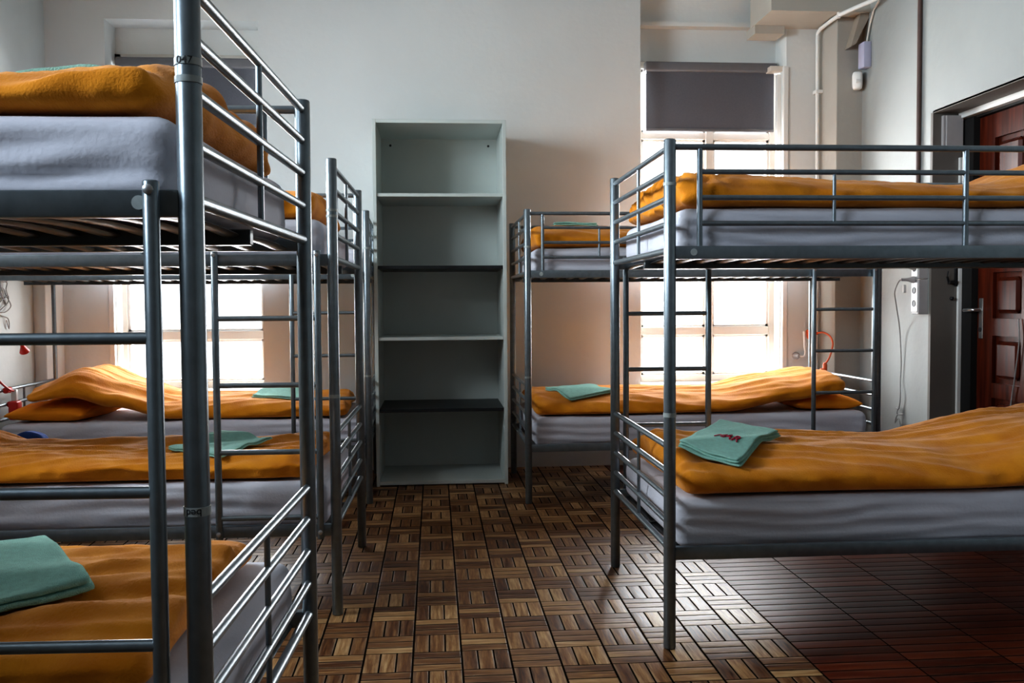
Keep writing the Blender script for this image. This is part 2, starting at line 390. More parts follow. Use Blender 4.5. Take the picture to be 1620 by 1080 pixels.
# door in the right wall
DX = XD
root = struct(empty('door_1', Matrix.Translation((DX, 4.5, 0))), 'dark red panelled wooden door in the right wall')
def dpart(mb, name, m, lab=None, parent=root, smooth=False):
    o = mb.build(name, m, smooth=smooth); o.parent = parent; o.matrix_parent_inverse = root.matrix_world.inverted()
    if lab: o['label'] = lab
    return o
L0, L1 = D0 + .06, 4.985
mb = MB()
cols = ((L0 + .13, (L0 + L1) / 2 - .06), ((L0 + L1) / 2 + .06, L1 - .14)); rows = ((.18, .66), (.655, .655), (1.02, 1.24), (1.4, 2.02))
rows = ((.10, .585), (.665, .925), (1.02, 1.27), (1.38, 2.0))
ys = sorted({L0, L1, *[v for c_ in cols for v in c_]}); zs = sorted({.02, 2.13, *[v for r_ in rows for v in r_]})
for yi in range(len(ys) - 1):
    for zi in range(len(zs) - 1):
        ym, zm = (ys[yi] + ys[yi + 1]) / 2, (zs[zi] + zs[zi + 1]) / 2
        rec = any(c_[0] < ym < c_[1] for c_ in cols) and any(r_[0] < zm < r_[1] for r_ in rows)
        mb.box(DX + (.022 if rec else 0), DX + .05, ys[yi], ys[yi + 1], zs[zi], zs[zi + 1])
dpart(mb, 'door_leaf', M['door'])
for c_ in cols:
    for r_ in rows:
        mb = MB(); mb.box(DX - .002, DX + .03, c_[0] + .028, c_[1] - .028, r_[0] + .028, r_[1] - .028, .02, 1); dpart(mb, 'door_panel', M['door'])
mb = MB(); mb.box(DX - .006, DX, 4.928, 4.966, .905, 1.13, .003); h = dpart(mb, 'handle_plate', M['chrome'])
mb = MB(); mb.path([(DX - .005, 4.947, 1.065), (DX - .05, 4.947, 1.065), (DX - .056, 4.955, 1.065), (DX - .056, 4.99, 1.064), (DX - .054, 5.03, 1.062)], .0095, 12); dpart(mb, 'door_handle', M['chrome'], parent=root, smooth=True)
mb = MB(); mb.lathe([(.012, 0), (.012, .006)], 16, Matrix.Translation((DX - .006, 4.947, .955)) @ Matrix.Rotation(-PI / 2, 4, 'Y')); dpart(mb, 'keyhole', M['dark'], smooth=True)
mb = MB(); mb.box(DX + .05, DX + .14, D0 - .1, D1 + .1, 0, DT + .2); dpart(mb, 'door_backing', M['black'])
# frame
mb = MB(); mb.box(DX - .035, DX + .05, L1 + .004, D1 + .06, 0, 2.14); mb.box(DX - .03, DX + .05, D0 - .05, L0 - .004, 0, 2.14); mb.box(DX - .02, DX + .05, D0 - .04, D1 + .04, 2.135, 2.16)
dpart(mb, 'door_frame', M['black'])
mb = MB(); mb.box(DX - .06, DX + .05, D0 - .02, D1 - .001, 2.148, DT, .003)
struct(mb.build('trim_8', M['white'], smooth=False), 'white head strip above the dark door')
mb = MB(); mb.box(XR - .001, DX - .036, D1 - .004, D1 + .02, 0, DT); mb.box(XR, DX - .03, D0 - .01, D1, DT - .004, DT + .01); 
struct(mb.build('trim_9', M['jamb'], smooth=False), 'dark taupe lining of the door recess')
mb = MB(); mb.box(2.972, 2.994, D1 - .022, D1 - .004, 0, 1.93, .002)
struct(mb.build('trim_10', M['white'], smooth=False), 'thin white edge strip of the door frame')
mb = MB(); mb.box(2.868, 2.882, D1 - .026, D1 - .004, 1.985, 2.165, .002); mb.box(2.883, 2.985, D1 - .032, D1 - .004, 1.985, 2.165, .004)
o = mb.build('junction_box', M['greyplastic'], smooth=False); tag(o, 'flat grey box high on the jamb left of the dark door', 'box')
mb = MB(); mb.box(2.955, 2.968, D1 - .02, D1 - .004, 1.20, 1.33, .002); mb.box(2.915, 2.965, D1 - .03, D1 - .004, 1.212, 1.232, .003); mb.tube((2.915, D1 - .02, 1.222), (2.90, D1 - .03, 1.255), .006, 8)
mb.tube((2.90, D1 - .03, 1.255), (2.905, D1 - .03, 1.285), .004, 8)
tag(mb.build('door_latch', M['cap'], smooth=False), 'black metal latch on the jamb left of the door', 'latch')
mb = MB(); mb.lathe([(.011, 0), (.011, .012), (.006, .018)], 14, Matrix.Translation((2.941, D1 - .004, 1.13)) @ Matrix.Rotation(PI / 2, 4, 'X'))
tag(mb.build('wall_bolt', M['cap']), 'small black bolt below the latch on the door jamb', 'bolt')

# things on the right wall and pier
mb = MB(); mb.box(2.768, XR, 5.86, 5.945, 2.63, 2.795, .006, 2)
tag(mb.build('alarm_box', M['lav']), 'small lavender box high in the right corner by the pier', 'box')
pb = MB()
b = bmesh.new(); bmesh.ops.create_uvsphere(b, u_segments=24, v_segments=16, radius=1)
for v in b.verts:
    c_ = v.co; c_.x = math.copysign(abs(c_.x) ** .55, c_.x); c_.y = math.copysign(abs(c_.y) ** .7, c_.y); c_.z = math.copysign(abs(c_.z) ** .45, c_.z)
pb.add(b, Matrix.Translation((2.765, 5.945, 2.56)) @ Matrix.Rotation(math.radians(-25), 4, 'Z') @ Matrix.Diagonal((.033, .045, .058, 1)))
r_ = pb.build('motion_sensor', M['plastic'], angle=70); tag(r_, 'rounded white motion sensor under the lavender box', 'sensor')
lens = MB(); lens.box(2.733, 2.770, 5.890, 5.90, 2.535, 2.56, .004); o = lens.build('sensor_lens', M['white'], r_)
# dark conduit
mb = MB(); mb.path([(XR - .014, 5.234, ZC), (XR - .014, 5.234, 2.4), (XR - .014, 5.236, 1.37)], .0125, 12)
tag(mb.build('conduit_pipe', M['brown']), 'dark brown vertical conduit on the right wall above the sockets', 'pipe')
# white pipe: up the pier, then along below the beam
pts = [(2.618, 6.225, .05), (2.618, 6.225, 1.5), (2.612, 6.225, 2.90)]
mb = MB(); mb.path(pts, .012, 12)
root = mb.build('water_pipe', M['white']); tag(root, 'thin white pipe running up beside the corner pier and along the beam', 'pipe')
pp = [(2.612, 6.225, 2.90), (2.612, 6.22, 2.945), (2.612, 6.18, 2.962), (2.612, 6.0, 2.966), (2.62, 5.88, 2.968), (2.66, 5.76, 2.972), (2.72, 5.66, 2.985), (2.775, 5.56, 3.005), (2.80, 5.44, 3.05), (2.80, 5.33, 3.12)]
mb = MB(); mb.path(pp, .013, 12); o = mb.build('pipe_run', M['white'], root)
for z in (2.55, 1.3):
    mb = MB(); mb.box(2.596, 2.66, 6.205, YB - .002, z - .012, z + .012, .004); mb.build('pipe_clip', M['white'], root)
mb = MB(); mb.tube((2.615, 5.90, 2.95), (2.615, 5.90, 3.0), .012, 10); mb.build('pipe_clip', M['white'], root)
mb = MB(); mb.path([(2.805, 5.90, 2.795), (2.806, 5.86, 2.9), (2.808, 5.81, 2.98), (2.80, 5.72, 3.01)], .006, 8)
tag(mb.build('alarm_cable', M['frame']), 'thin pale cable rising from the lavender box', 'cable')

# socket column
root = empty('power_outlet', Matrix.Translation((XR, 5.28, 1.04))); tag(root, 'white column of wall sockets on the right wall beside the door', 'socket')
mb = MB(); mb.box(-.058, 0, -.15, -.072, 0, .20, .004); mb.box(-.058, 0, -.15, -.072, .204, .40, .004); mb.build('outlet_body', M['greyplastic'], root, smooth=False)
for z0 in (.012, .216):
    mb = MB(); mb.box(-.064, -.056, -.144, -.076, z0, z0 + .172, .004); f = mb.build('outlet_face', M['plastic'], root, smooth=False); f['label'] = 'white face'
    for k in (.05, .125):
        mb = MB(); mb.lathe([(.020, 0), (.020, .003), (.017, .0035), (.016, .0015)], 20, Matrix.Translation((-.0635, -.11, z0 + k)) @ Matrix.Rotation(-PI / 2, 4, 'Y')); mb.build('socket_hole', M['dark'], f)
R_ = Matrix.Rotation(-PI / 2, 4, 'Y')
for nm, z, lab in (('plug', 1.24, 'grey plug with a hanging cord in the white socket column'), ('plug', 1.315, 'grey plug at the top of the white socket column')):
    mb = MB(); mb.lathe([(.020, 0), (.020, .012), (.014, .025), (.009, .04), (.008, .08)], 16, Matrix.Translation((XR - .065, 5.17, z + .0)) @ R_)
    tag(mb.build(nm, M['greyplastic']), lab, 'plug', 'plugs in the wall sockets')
rn = random.Random(3)
cp = [(XR - .144, 5.17, 1.24), (XR - .15, 5.19, 1.225), (XR - .145, 5.24, 1.17), (XR - .10, 5.31, 1.1), (XR - .03, 5.40, .95), (XR - .012, 5.41, .75), (XR - .012, 5.42, .62), (XR - .02, 5.40, .56)]
for k in range(16):
    cp.append((XR - .012 - .02 * rn.random(), 5.41 + rn.uniform(-.05, .05), .50 - .012 * k + rn.uniform(-.04, .04)))
def smoothpath(pts, n=6):
    P = [Vector(p) for p in pts]; out = []
    for i in range(len(P) - 1):
        p0, p1, p2, p3 = P[max(i - 1, 0)], P[i], P[i + 1], P[min(i + 2, len(P) - 1)]
        for k in range(n):
            t = k / n
            out.append(.5 * ((2 * p1) + (p2 - p0) * t + (2 * p0 - 5 * p1 + 4 * p2 - p3) * t * t + (3 * p1 - p0 - 3 * p2 + p3) * t ** 3))
    return out + [P[-1]]
mb = MB(); mb.path(smoothpath(cp), .0035, 6)
tag(mb.build('phone_charger', M['greywire']), 'thin grey charger cord hanging tangled down the right wall from a plug', 'cord')
mb = MB(); mb.box(XR - .130, XR - .114, 5.165, 5.175, 1.165, 1.21, .003)
tag(mb.build('charger_tag', M['plastic']), 'small white adapter hanging beside the socket column', 'adapter')
mb = MB(); mb.path(smoothpath([(DX - .01, 4.60, 1.02), (DX - .012, 4.59, .9), (DX - .012, 4.62, .72), (DX - .012, 4.66, .5), (DX - .012, 4.67, .1)]), .004, 6)
tag(mb.build('hanging_cord', M['greywire']), 'thin pale cord hanging down over the dark red door', 'cord')
# tangled wire on the left wall
cp = [(XL + .01, 5.30, 1.35)]
rn = random.Random(11)
for k in range(26):
    a = k * .9
    cp.append((XL + .004 + .012 * rn.random(), 5.58 + .055 * math.sin(a * 1.3) + rn.uniform(-.03, .03), 1.26 - .006 * k + .06 * math.sin(a)))
cp += [(XL + .012, 5.62, 1.05), (XL + .012, 5.63, .99), (XL + .012, 5.60, 1.04)]
mb = MB(); mb.path(smoothpath(cp, 5), .003, 6)
tag(mb.build('wire_tangle', M['greywire']), 'tangle of thin grey wire hanging on the left wall', 'wire')

# ------------------------------------------------------------------ bookcase
bx0, bx1, by0, by1, bt = -.378, .432, 5.69, YB - .002, 2.235
root = empty('bookcase', Matrix.Translation(((bx0 + bx1) / 2, by0, 0))); tag(root, 'tall empty grey-white bookcase against the back wall between the beds', 'bookcase')
def bpart(mb, name, m, lab=None):
    o = mb.build(name, m, smooth=False); o.parent = root; o.matrix_parent_inverse = root.matrix_world.inverted()
    if lab: o['label'] = lab
    return o
pw = .022
for a in (bx0, bx1 - pw):
    mb = MB(); mb.box(a, a + pw, by0, by1, 0, bt, .0015, 1); bpart(mb, 'side_panel', M['shelf'])
mb = MB(); mb.box(bx0 + pw, bx1 - pw, by0 + .002, by1, bt - .022, bt - .0005, .0015, 1); bpart(mb, 'top_panel', M['shelf'])
mb = MB(); mb.box(bx0 + pw, bx1 - pw, by1 - .012, by1 - .001, .0, bt - .022); bpart(mb, 'back_panel', M['shelf'])
mb = MB(); mb.box(bx0 + pw, bx1 - pw, by0 + .003, by1 - .012, .008, .03, .0015, 1); bpart(mb, 'bottom_panel', M['shelf'])
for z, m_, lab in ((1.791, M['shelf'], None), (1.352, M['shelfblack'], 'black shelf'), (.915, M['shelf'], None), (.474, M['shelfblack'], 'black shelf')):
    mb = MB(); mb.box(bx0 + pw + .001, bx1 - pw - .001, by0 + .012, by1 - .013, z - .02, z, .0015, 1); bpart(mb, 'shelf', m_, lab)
for x in (-.32, .38):
    mb = MB(); mb.lathe([(.008, 0), (.008, .003)], 12, Matrix.Translation((x * .93 + .002, by1 - .012, 2.17)) @ Matrix.Rotation(PI / 2, 4, 'X')); o = bpart(mb, 'screw_hole', M['dark'])

# ------------------------------------------------------------------ bunk beds
H, LEN, W = 1.6386, 2.02, .93
ENDZ = [1.614, 1.536, 1.454, 1.372, 1.286]; LOWZ = [.654, .572, .490, .407, .326]
RZ_UP, RZ_LO = (1.258, 1.300), (.290, .332)
def frame_of(x, y, deg): return Matrix.Translation((x, y, 0)) @ Matrix.Rotation(math.radians(deg), 4, 'Z')
BEDS = {'L1': (frame_of(-.376, 1.474, -2.565), -1), 'L2': (frame_of(-.368, 3.355, -.839), -1), 'L3': (frame_of(-.386, 5.216, 1.3), -1),
        'R1': (frame_of(.743, 2.917, -.165), 1), 'R2': (frame_of(.503, 5.119, .411), 1)}

def text_mesh(txt, size):
    cu = bpy.data.curves.new('txt', 'FONT'); cu.body = txt; cu.size = size; cu.align_x = 'CENTER'; cu.align_y = 'CENTER'; cu.extrude = .0003
    o = bpy.data.objects.new('txt', cu); C.objects.link(o)
    dg = bpy.context.evaluated_depsgraph_get(); me = bpy.data.meshes.new_from_object(o.evaluated_get(dg))
    bpy.data.objects.remove(o); bpy.data.curves.remove(cu)
    return me

def bed(key, label, ladder_near, ladder_aisle, stickers):
    mtx, s = BEDS[key]; mir = s < 0
    root = empty('bunk_bed', mtx); tag(root, label, 'bunk bed', 'grey metal bunk beds')
    def P(mb, name, m=None, parent=root, lab=None):
        o = mb.build(name, m or M['steel'], mirror=mir); o.parent = parent
        if lab: o['label'] = lab
        return o
    R = .0195
    for x in (0, LEN):
        for y in (0, W):
            mb = MB(); mb.capped((x, y, .0), (x, y, H), R, 22); po = P(mb, 'post')
        for zs in (ENDZ, LOWZ):
            for i, z in enumerate(zs):
                mb = MB(); r = .0115 if i == 4 else .0098
                mb.tube((x, R * .7, z), (x, W - R * .7, z), r, 14); P(mb, 'end_rail')
            mb = MB(); mb.tube((x, W / 2, zs[4]), (x, W / 2, zs[0]), .0065, 10); P(mb, 'end_spindle')
        for z in (1.29, .33):
            for y, d in ((0, -1), (W, 1)):
                mb = MB(); ox = -1 if x == 0 else 1
                mb.lathe([(.010, 0), (.010, .004), (.006, .007), (.006, .010)], 12, Matrix.Translation((x, y + d * R * .85, z)) @ Matrix.Rotation(-d * PI / 2 * -1, 4, 'X')); P(mb, 'bolt', M['bolt'])
    for z0, z1 in (RZ_UP, RZ_LO):
        for y in (0, W):
            mb = MB(); mb.box(R * .8, LEN - R * .8, y - .0125, y + .0125, z0, z1, .003, 2); P(mb, 'side_rail')
        mb = MB()
        n = 25
        for k in range(n):
            x = .06 + k * (LEN - .12) / (n - 1)
            for ya_, yb_ in ((.0135, W / 2 - .012), (W / 2 + .012, W - .0135)):
                bw = .004   # bowed pressed-steel slat with rolled edges
                for q in range(4):
                    t0, t1 = q / 4, (q + 1) / 4
                    za_, zb_ = [z0 + .006 + bw * math.sin(PI * t) * 1.6 for t in (t0, t1)]
                    yy0, yy1 = ya_ + (yb_ - ya_) * t0, ya_ + (yb_ - ya_) * t1
                    ring = [[mb.bm.verts.new((x + .019 * math.cos(2 * PI * e / 10), yv, zv + .0055 * math.sin(2 * PI * e / 10))) for e in range(10)] for yv, zv in ((yy0, za_), (yy1, zb_))]
                    for e in range(10): mb.bm.faces.new((ring[0][e], ring[0][(e + 1) % 10], ring[1][(e + 1) % 10], ring[1][e]))
            for yy in (.02, W - .02): mb.box(x - .006, x + .006, yy - .006, yy + .006, z0 + .002, z0 + .01)
        mb.box(.02, LEN - .02, W / 2 - .0135, W / 2 + .0135, z0 - .014, z0 + .018, .002, 1)
        P(mb, 'slatted_base', M['slat'])
    # guards: full length opposite the ladder, a shorter one on the ladder side
    for y in (0, W):
        lad = (y == 0) == ladder_near
        if not lad: a, b, sp = R * .5, LEN - R * .5, (.097, .982, LEN - .097)
        elif ladder_aisle: a, b, sp = .63, LEN - R * .5, (.66, 1.28, LEN - .097)
        else: a, b, sp = R * .5, LEN - .63, (.085, .72, LEN - .66)
        for i, z in enumerate(ENDZ[:4]):
            aa, bb = (a, b) if i == 0 else (min(sp), max(sp))
            mb = MB(); mb.tube((aa, y, z), (bb, y, z), .0102 if i == 0 else .0085, 14); P(mb, 'guard_rail')
        for k, x in enumerate(sp):
            mb = MB(); mb.tube((x, y, 1.298), (x, y, ENDZ[0]), .0095, 12); P(mb, 'guard_spindle')
        for x0, x1 in zip(sp, sp[1:]):
            mb = MB(); xm = (x0 + x1) / 2; mb.tube((xm, y, ENDZ[3]), (xm, y, ENDZ[1]), .006, 10); P(mb, 'guard_spindle')
    # ladder
    yl = -.026 if ladder_near else W + .026
    xs = (.052, .408) if ladder_aisle else (LEN - .03 - .36, LEN - .034)
    for x in xs:
        mb = MB(); mb.capped((x, yl, .285), (x, yl, 1.312), .0125, 16); lr = P(mb, 'ladder_rail')
        for z in (1.297, .31):
            mb = MB(); d = -1 if ladder_near else 1
            mb.lathe([(.008, 0), (.008, .003), (.004, .005)], 12, Matrix.Translation((x, yl + d * .0115, z)) @ Matrix.Rotation(d * PI / 2 * (-1), 4, 'X')); P(mb, 'bolt', M['bolt'], lr)
    for z in (1.073, .837, .599, .364):
        mb = MB(); mb.tube((xs[0] + .008, yl, z), (xs[1] - .008, yl, z), .0095, 14); P(mb, 'ladder_rung')
    mb = MB(); mb.lathe([(.011, 0), (.011, .002)], 16, Matrix.Translation((.075, -.0122, 1.28)) @ Matrix.Rotation(PI / 2, 4, 'X')); P(mb, 'rail_plug', M['tape'])
    # tape labels round the aisle post
    for z, h_, txt, flip in stickers:
        mb = MB(); mb.lathe([(R + .0004, 0), (R + .0012, 0), (R + .0012, h_), (R + .0004, h_)], 24, Matrix.Translation((0, 0, z - h_ / 2))); st = P(mb, 'tape_label', M['tape'], lab='pale tape label round the post')
        if txt:
            me = text_mesh(txt, .016)
            for v in me.vertices:
                x_, y_ = v.co.x, v.co.y
                if flip: x_, y_ = -x_, -y_
                ang = x_ / R; rr = R + .0016 + v.co.z
                v.co = Vector((rr * math.sin(ang), -rr * math.cos(ang), z + y_))
            me.materials.append(M['ink']); o = bpy.data.objects.new('label_writing', me); C.objects.link(o); o.parent = st
    return root
bed('L1', 'nearest left grey metal bunk bed, its post tallest in the picture', True, True, [(1.494, .011, '047', False), (1.467, .010, None, False), (.803, .014, 'bed', True)])
bed('L2', 'grey metal bunk bed in the middle of the left row', True, True, [(1.455, .009, None, False), (1.434, .009, None, False), (.793, .012, None, False)])
bed('L3', 'farthest left grey metal bunk bed, under the left window', True, True, [(1.43, .01, None, False), (.72, .01, None, False)])
bed('R1', 'nearest right grey metal bunk bed with full guard rail toward the camera', False, True, [(1.496, .010, None, False), (.760, .014, None, False)])
bed('R2', 'far right grey metal bunk bed under the right window', True, False, [(1.43, .010, None, False), (.708, .010, None, False)])

# ------------------------------------------------------------------ bedding
def soft_block(nx, ny, nz, rad, fn):
    """closed rounded block: unit coordinates (u,v,w) in [-1,1], rounded by rad=(rx,ry,rz) fractions, mapped by fn -> Vector"""
    b = bmesh.new(); key = {}
    def vert(i, j, k):
        q = key.get((i, j, k))
        if q is None:
            p = [2 * i / nx - 1, 2 * j / ny - 1, 2 * k / nz - 1]
            # rounded box: inner core + unit direction
            core = [max(-(1 - r), min(1 - r, c)) for c, r in zip(p, rad)]
            d = [(c - o) / r for c, o, r in zip(p, core, rad)]
            l = math.sqrt(sum(x * x for x in d)); m_ = max(abs(x) for x in d)
            if l > 1e-9: d = [x * m_ / l for x in d]
            p = [o + x * r for o, x, r in zip(core, d, rad)]
            q = key[(i, j, k)] = b.verts.new(fn(*p))
        return q
    def face(*a):
        b.faces.new([vert(*t) for t in a])
    for i in range(nx):
        for j in range(ny):
            face((i, j, 0), (i, j + 1, 0), (i + 1, j + 1, 0), (i + 1, j, 0)); face((i, j, nz), (i + 1, j, nz), (i + 1, j + 1, nz), (i, j + 1, nz))
    for i in range(nx):
        for k in range(nz):
            face((i, 0, k), (i + 1, 0, k), (i + 1, 0, k + 1), (i, 0, k + 1)); face((i, ny, k), (i, ny, k + 1), (i + 1, ny, k + 1), (i + 1, ny, k))
    for j in range(ny):
        for k in range(nz):
            face((0, j, k), (0, j, k + 1), (0, j + 1, k + 1), (0, j + 1, k)); face((nx, j, k), (nx, j + 1, k), (nx, j + 1, k + 1), (nx, j, k + 1))
    return b
def nz3(x, y, z): return noise.noise(Vector((x, y, z)))
def sstep(a, b, x):
    t = max(0, min(1, (x - a) / (b - a))); return t * t * (3 - 2 * t)
def interp(tab, x):
    if x <= tab[0][0]: return tab[0][1]
    for (a, p), (b, q) in zip(tab, tab[1:]):
        if x <= b:
            t = (x - a) / (b - a); t = t * t * (3 - 2 * t); return p + (q - p) * t
    return tab[-1][1]

def mattress(key, upper, label, seed):
    mtx, s = BEDS[key]
    z0, z1 = (1.277, 1.428) if upper else (.309, .479)
    x0, x1, y0, y1 = .034, LEN - .034, .026, W - .026
    def fn(u, v, w):
        x = x0 + (u + 1) / 2 * (x1 - x0); y = y0 + (v + 1) / 2 * (y1 - y0); z = z0 + (w + 1) / 2 * (z1 - z0)
        side = max(abs(v) ** 6, abs(u) ** 14)
        # the sheet's stretched folds along the sides
        ph = z / .047 + 1.5 * nz3(x * 1.1 + seed, 2., seed) + .35 * nz3(x * 3.7, z * 8, seed)
        f = (.5 + .5 * math.sin(2 * PI * ph)) ** 2 * .013 * max(0, .55 + 1.3 * nz3(x * 1.5 + seed * 3, z * 6, 4.)) + abs(nz3(x * 3.4 + seed, 4, z * 13 + x * 2)) * .012
        f *= (1 - abs(w) ** 3)
        y -= math.copysign(1, v) * (.003 + f) * abs(v) ** 8
        x += math.copysign(1, u) * (nz3(y * 5, seed, z * 16) * .006) * abs(u) ** 20
        if w > 0: z += (nz3(x * 3, y * 3, seed) * .006 - .004 * (1 - v * v)) * w
        return Vector((x, y, z))
    b = soft_block(110, 46, 14, (.045, .10, .55), fn)
    mb = MB(); mb.add(b)
    o = mb.build('mattress', M['sheet'], mirror=s < 0, angle=80); o.matrix_world = mtx
    tag(o, label, 'mattress', 'mattresses in white sheets')
    return o

TREES = {}
def duvet(key, upper, label, x0, x1, y0, y1, thick, lift, top=None, seed=1, fold=1., bottom_follow=1., crumple=0., front=None):
    """lift: table of x -> how far the pillow below raises it; top: table of x -> extra thickness"""
    mtx, s = BEDS[key]; zb = 1.434 if upper else .486
    def fn(u, v, w):
        x = x0 + (u + 1) / 2 * (x1 - x0); y = y0 + (v + 1) / 2 * (y1 - y0)
        L = interp(lift, x); tk = thick + (interp(top, x) if top else 0)
        k = (w + 1) / 2
        hump = .55 + .45 * (1 - abs(v) ** 3)
        z = zb + L * (bottom_follow + (1 - bottom_follow) * k) + tk * k * (hump + .45 - .45)
        # outline wobble
        y += nz3(x * 2.3 + seed, w * .6, v) * .022 * abs(v) ** 2
        x += nz3(y * 4.0 + seed * 2, w, 3) * .018 * abs(u) ** 6
        # long folds running along the bed, slightly skewed
        q = y * 9 + x * 1.6 + nz3(x * 1.1, y * 2, seed) * 2.2
        r1 = 1 - abs(nz3(q * .55, x * .55 + seed, 7.3)) * 2
        r2 = nz3(x * 2.2 + seed, y * 5.5, 1.7); r3 = nz3(x * 7, y * 16 + x * 5, seed); r4 = nz3(x * 16 + seed, y * 26, 2.)
        r5 = 1 - abs(nz3(y * 13 + x * 3 + seed, x * 1.3, 9.1)) * 3
        d = (r1 * .020 + r2 * .020 + max(r5, 0) * .010 + r3 * .007 + r4 * .0026) * fold
        z += d * sstep(.12, .8, k)
        sd = abs(v) ** 8 * (1 - abs(w) ** 2)
        y += math.copysign(1, v) * sd * (nz3(x * 5 + seed, z * 9, 5) * .018 + (1 - abs(nz3(x * 9 + z * 6, z * 5, seed)) * 2) * .008 + nz3(x * 19, z * 16, seed) * .005)
        if crumple:   # gathered cloth at the aisle end
            g = (1 - sstep(x0, x0 + .28, x)) * crumple
            z += g * (abs(nz3(x * 14, y * 13, seed + 4)) * .05 + nz3(x * 30, y * 22, 3) * .012) * k
            y += g * nz3(x * 18, z * 22, seed) * .018; x += g * nz3(y * 14, z * 24, seed) * .025
        if k < .02: z = max(z, zb + L * bottom_follow - .002)
        return Vector((x, y, max(z, zb - .002 + L * bottom_follow * .98)))
    b = soft_block(150, 70, 12, (.05, .10, .78), fn)
    mb = MB(); mb.add(b)
    o = mb.build('duvet', M['duvet'], mirror=s < 0, angle=180); o.matrix_world = mtx
    tag(o, label, 'duvet', 'orange duvets on the bunks')
    bm_ = bmesh.new(); bm_.from_mesh(o.data)
    TREES[(key, upper)] = BVHTree.FromBMesh(bm_); bm_.free()
    return o

def pillow(key, label, cx, cy, lx, ly, zb, hgt, seed, rot=0):
    mtx, s = BEDS[key]
    b = bmesh.new(); n = 36; top = {}
    def pt(i, j, sgn):
        u, v = 2 * i / n - 1, 2 * j / n - 1
        e = (1 - abs(u) ** 2.6) * (1 - abs(v) ** 2.6); e = max(e, 0) ** .5
        pin = 1 - .10 * (1 - abs(u) ** 2) * abs(v) ** 3 ; pinu = 1 - .10 * (1 - abs(v) ** 2) * abs(u) ** 3
        x, y = u * lx / 2 * pinu, v * ly / 2 * pin
        z = sgn * hgt / 2 * e * (1 + .25 * nz3(u * 2 + seed, v * 2, sgn)) + nz3(u * 6, v * 6, seed) * .006 * e
        c_, s_ = math.cos(rot), math.sin(rot)
        return Vector((cx + x * c_ - y * s_, cy + x * s_ + y * c_, zb + max(hgt * .42 * (e if sgn > 0 else 0) * 0 + hgt / 2 * .62 + z, .001)))
    for sg in (1, -1):
        for i in range(n + 1):
            for j in range(n + 1):
                if sg < 0 and (i in (0, n) or j in (0, n)): top[(i, j, -1)] = top[(i, j, 1)]
                else: top[(i, j, sg)] = b.verts.new(pt(i, j, sg))
    for sg in (1, -1):
        for i in range(n):
            for j in range(n): b.faces.new([top[(i, j, sg)], top[(i + 1, j, sg)], top[(i + 1, j + 1, sg)], top[(i, j + 1, sg)]])
    mb = MB(); mb.add(b); o = mb.build('pillow', M['pillow'], mirror=s < 0, angle=180); o.matrix_world = mtx
    tag(o, label, 'pillow', 'orange pillows under the duvets'); return o

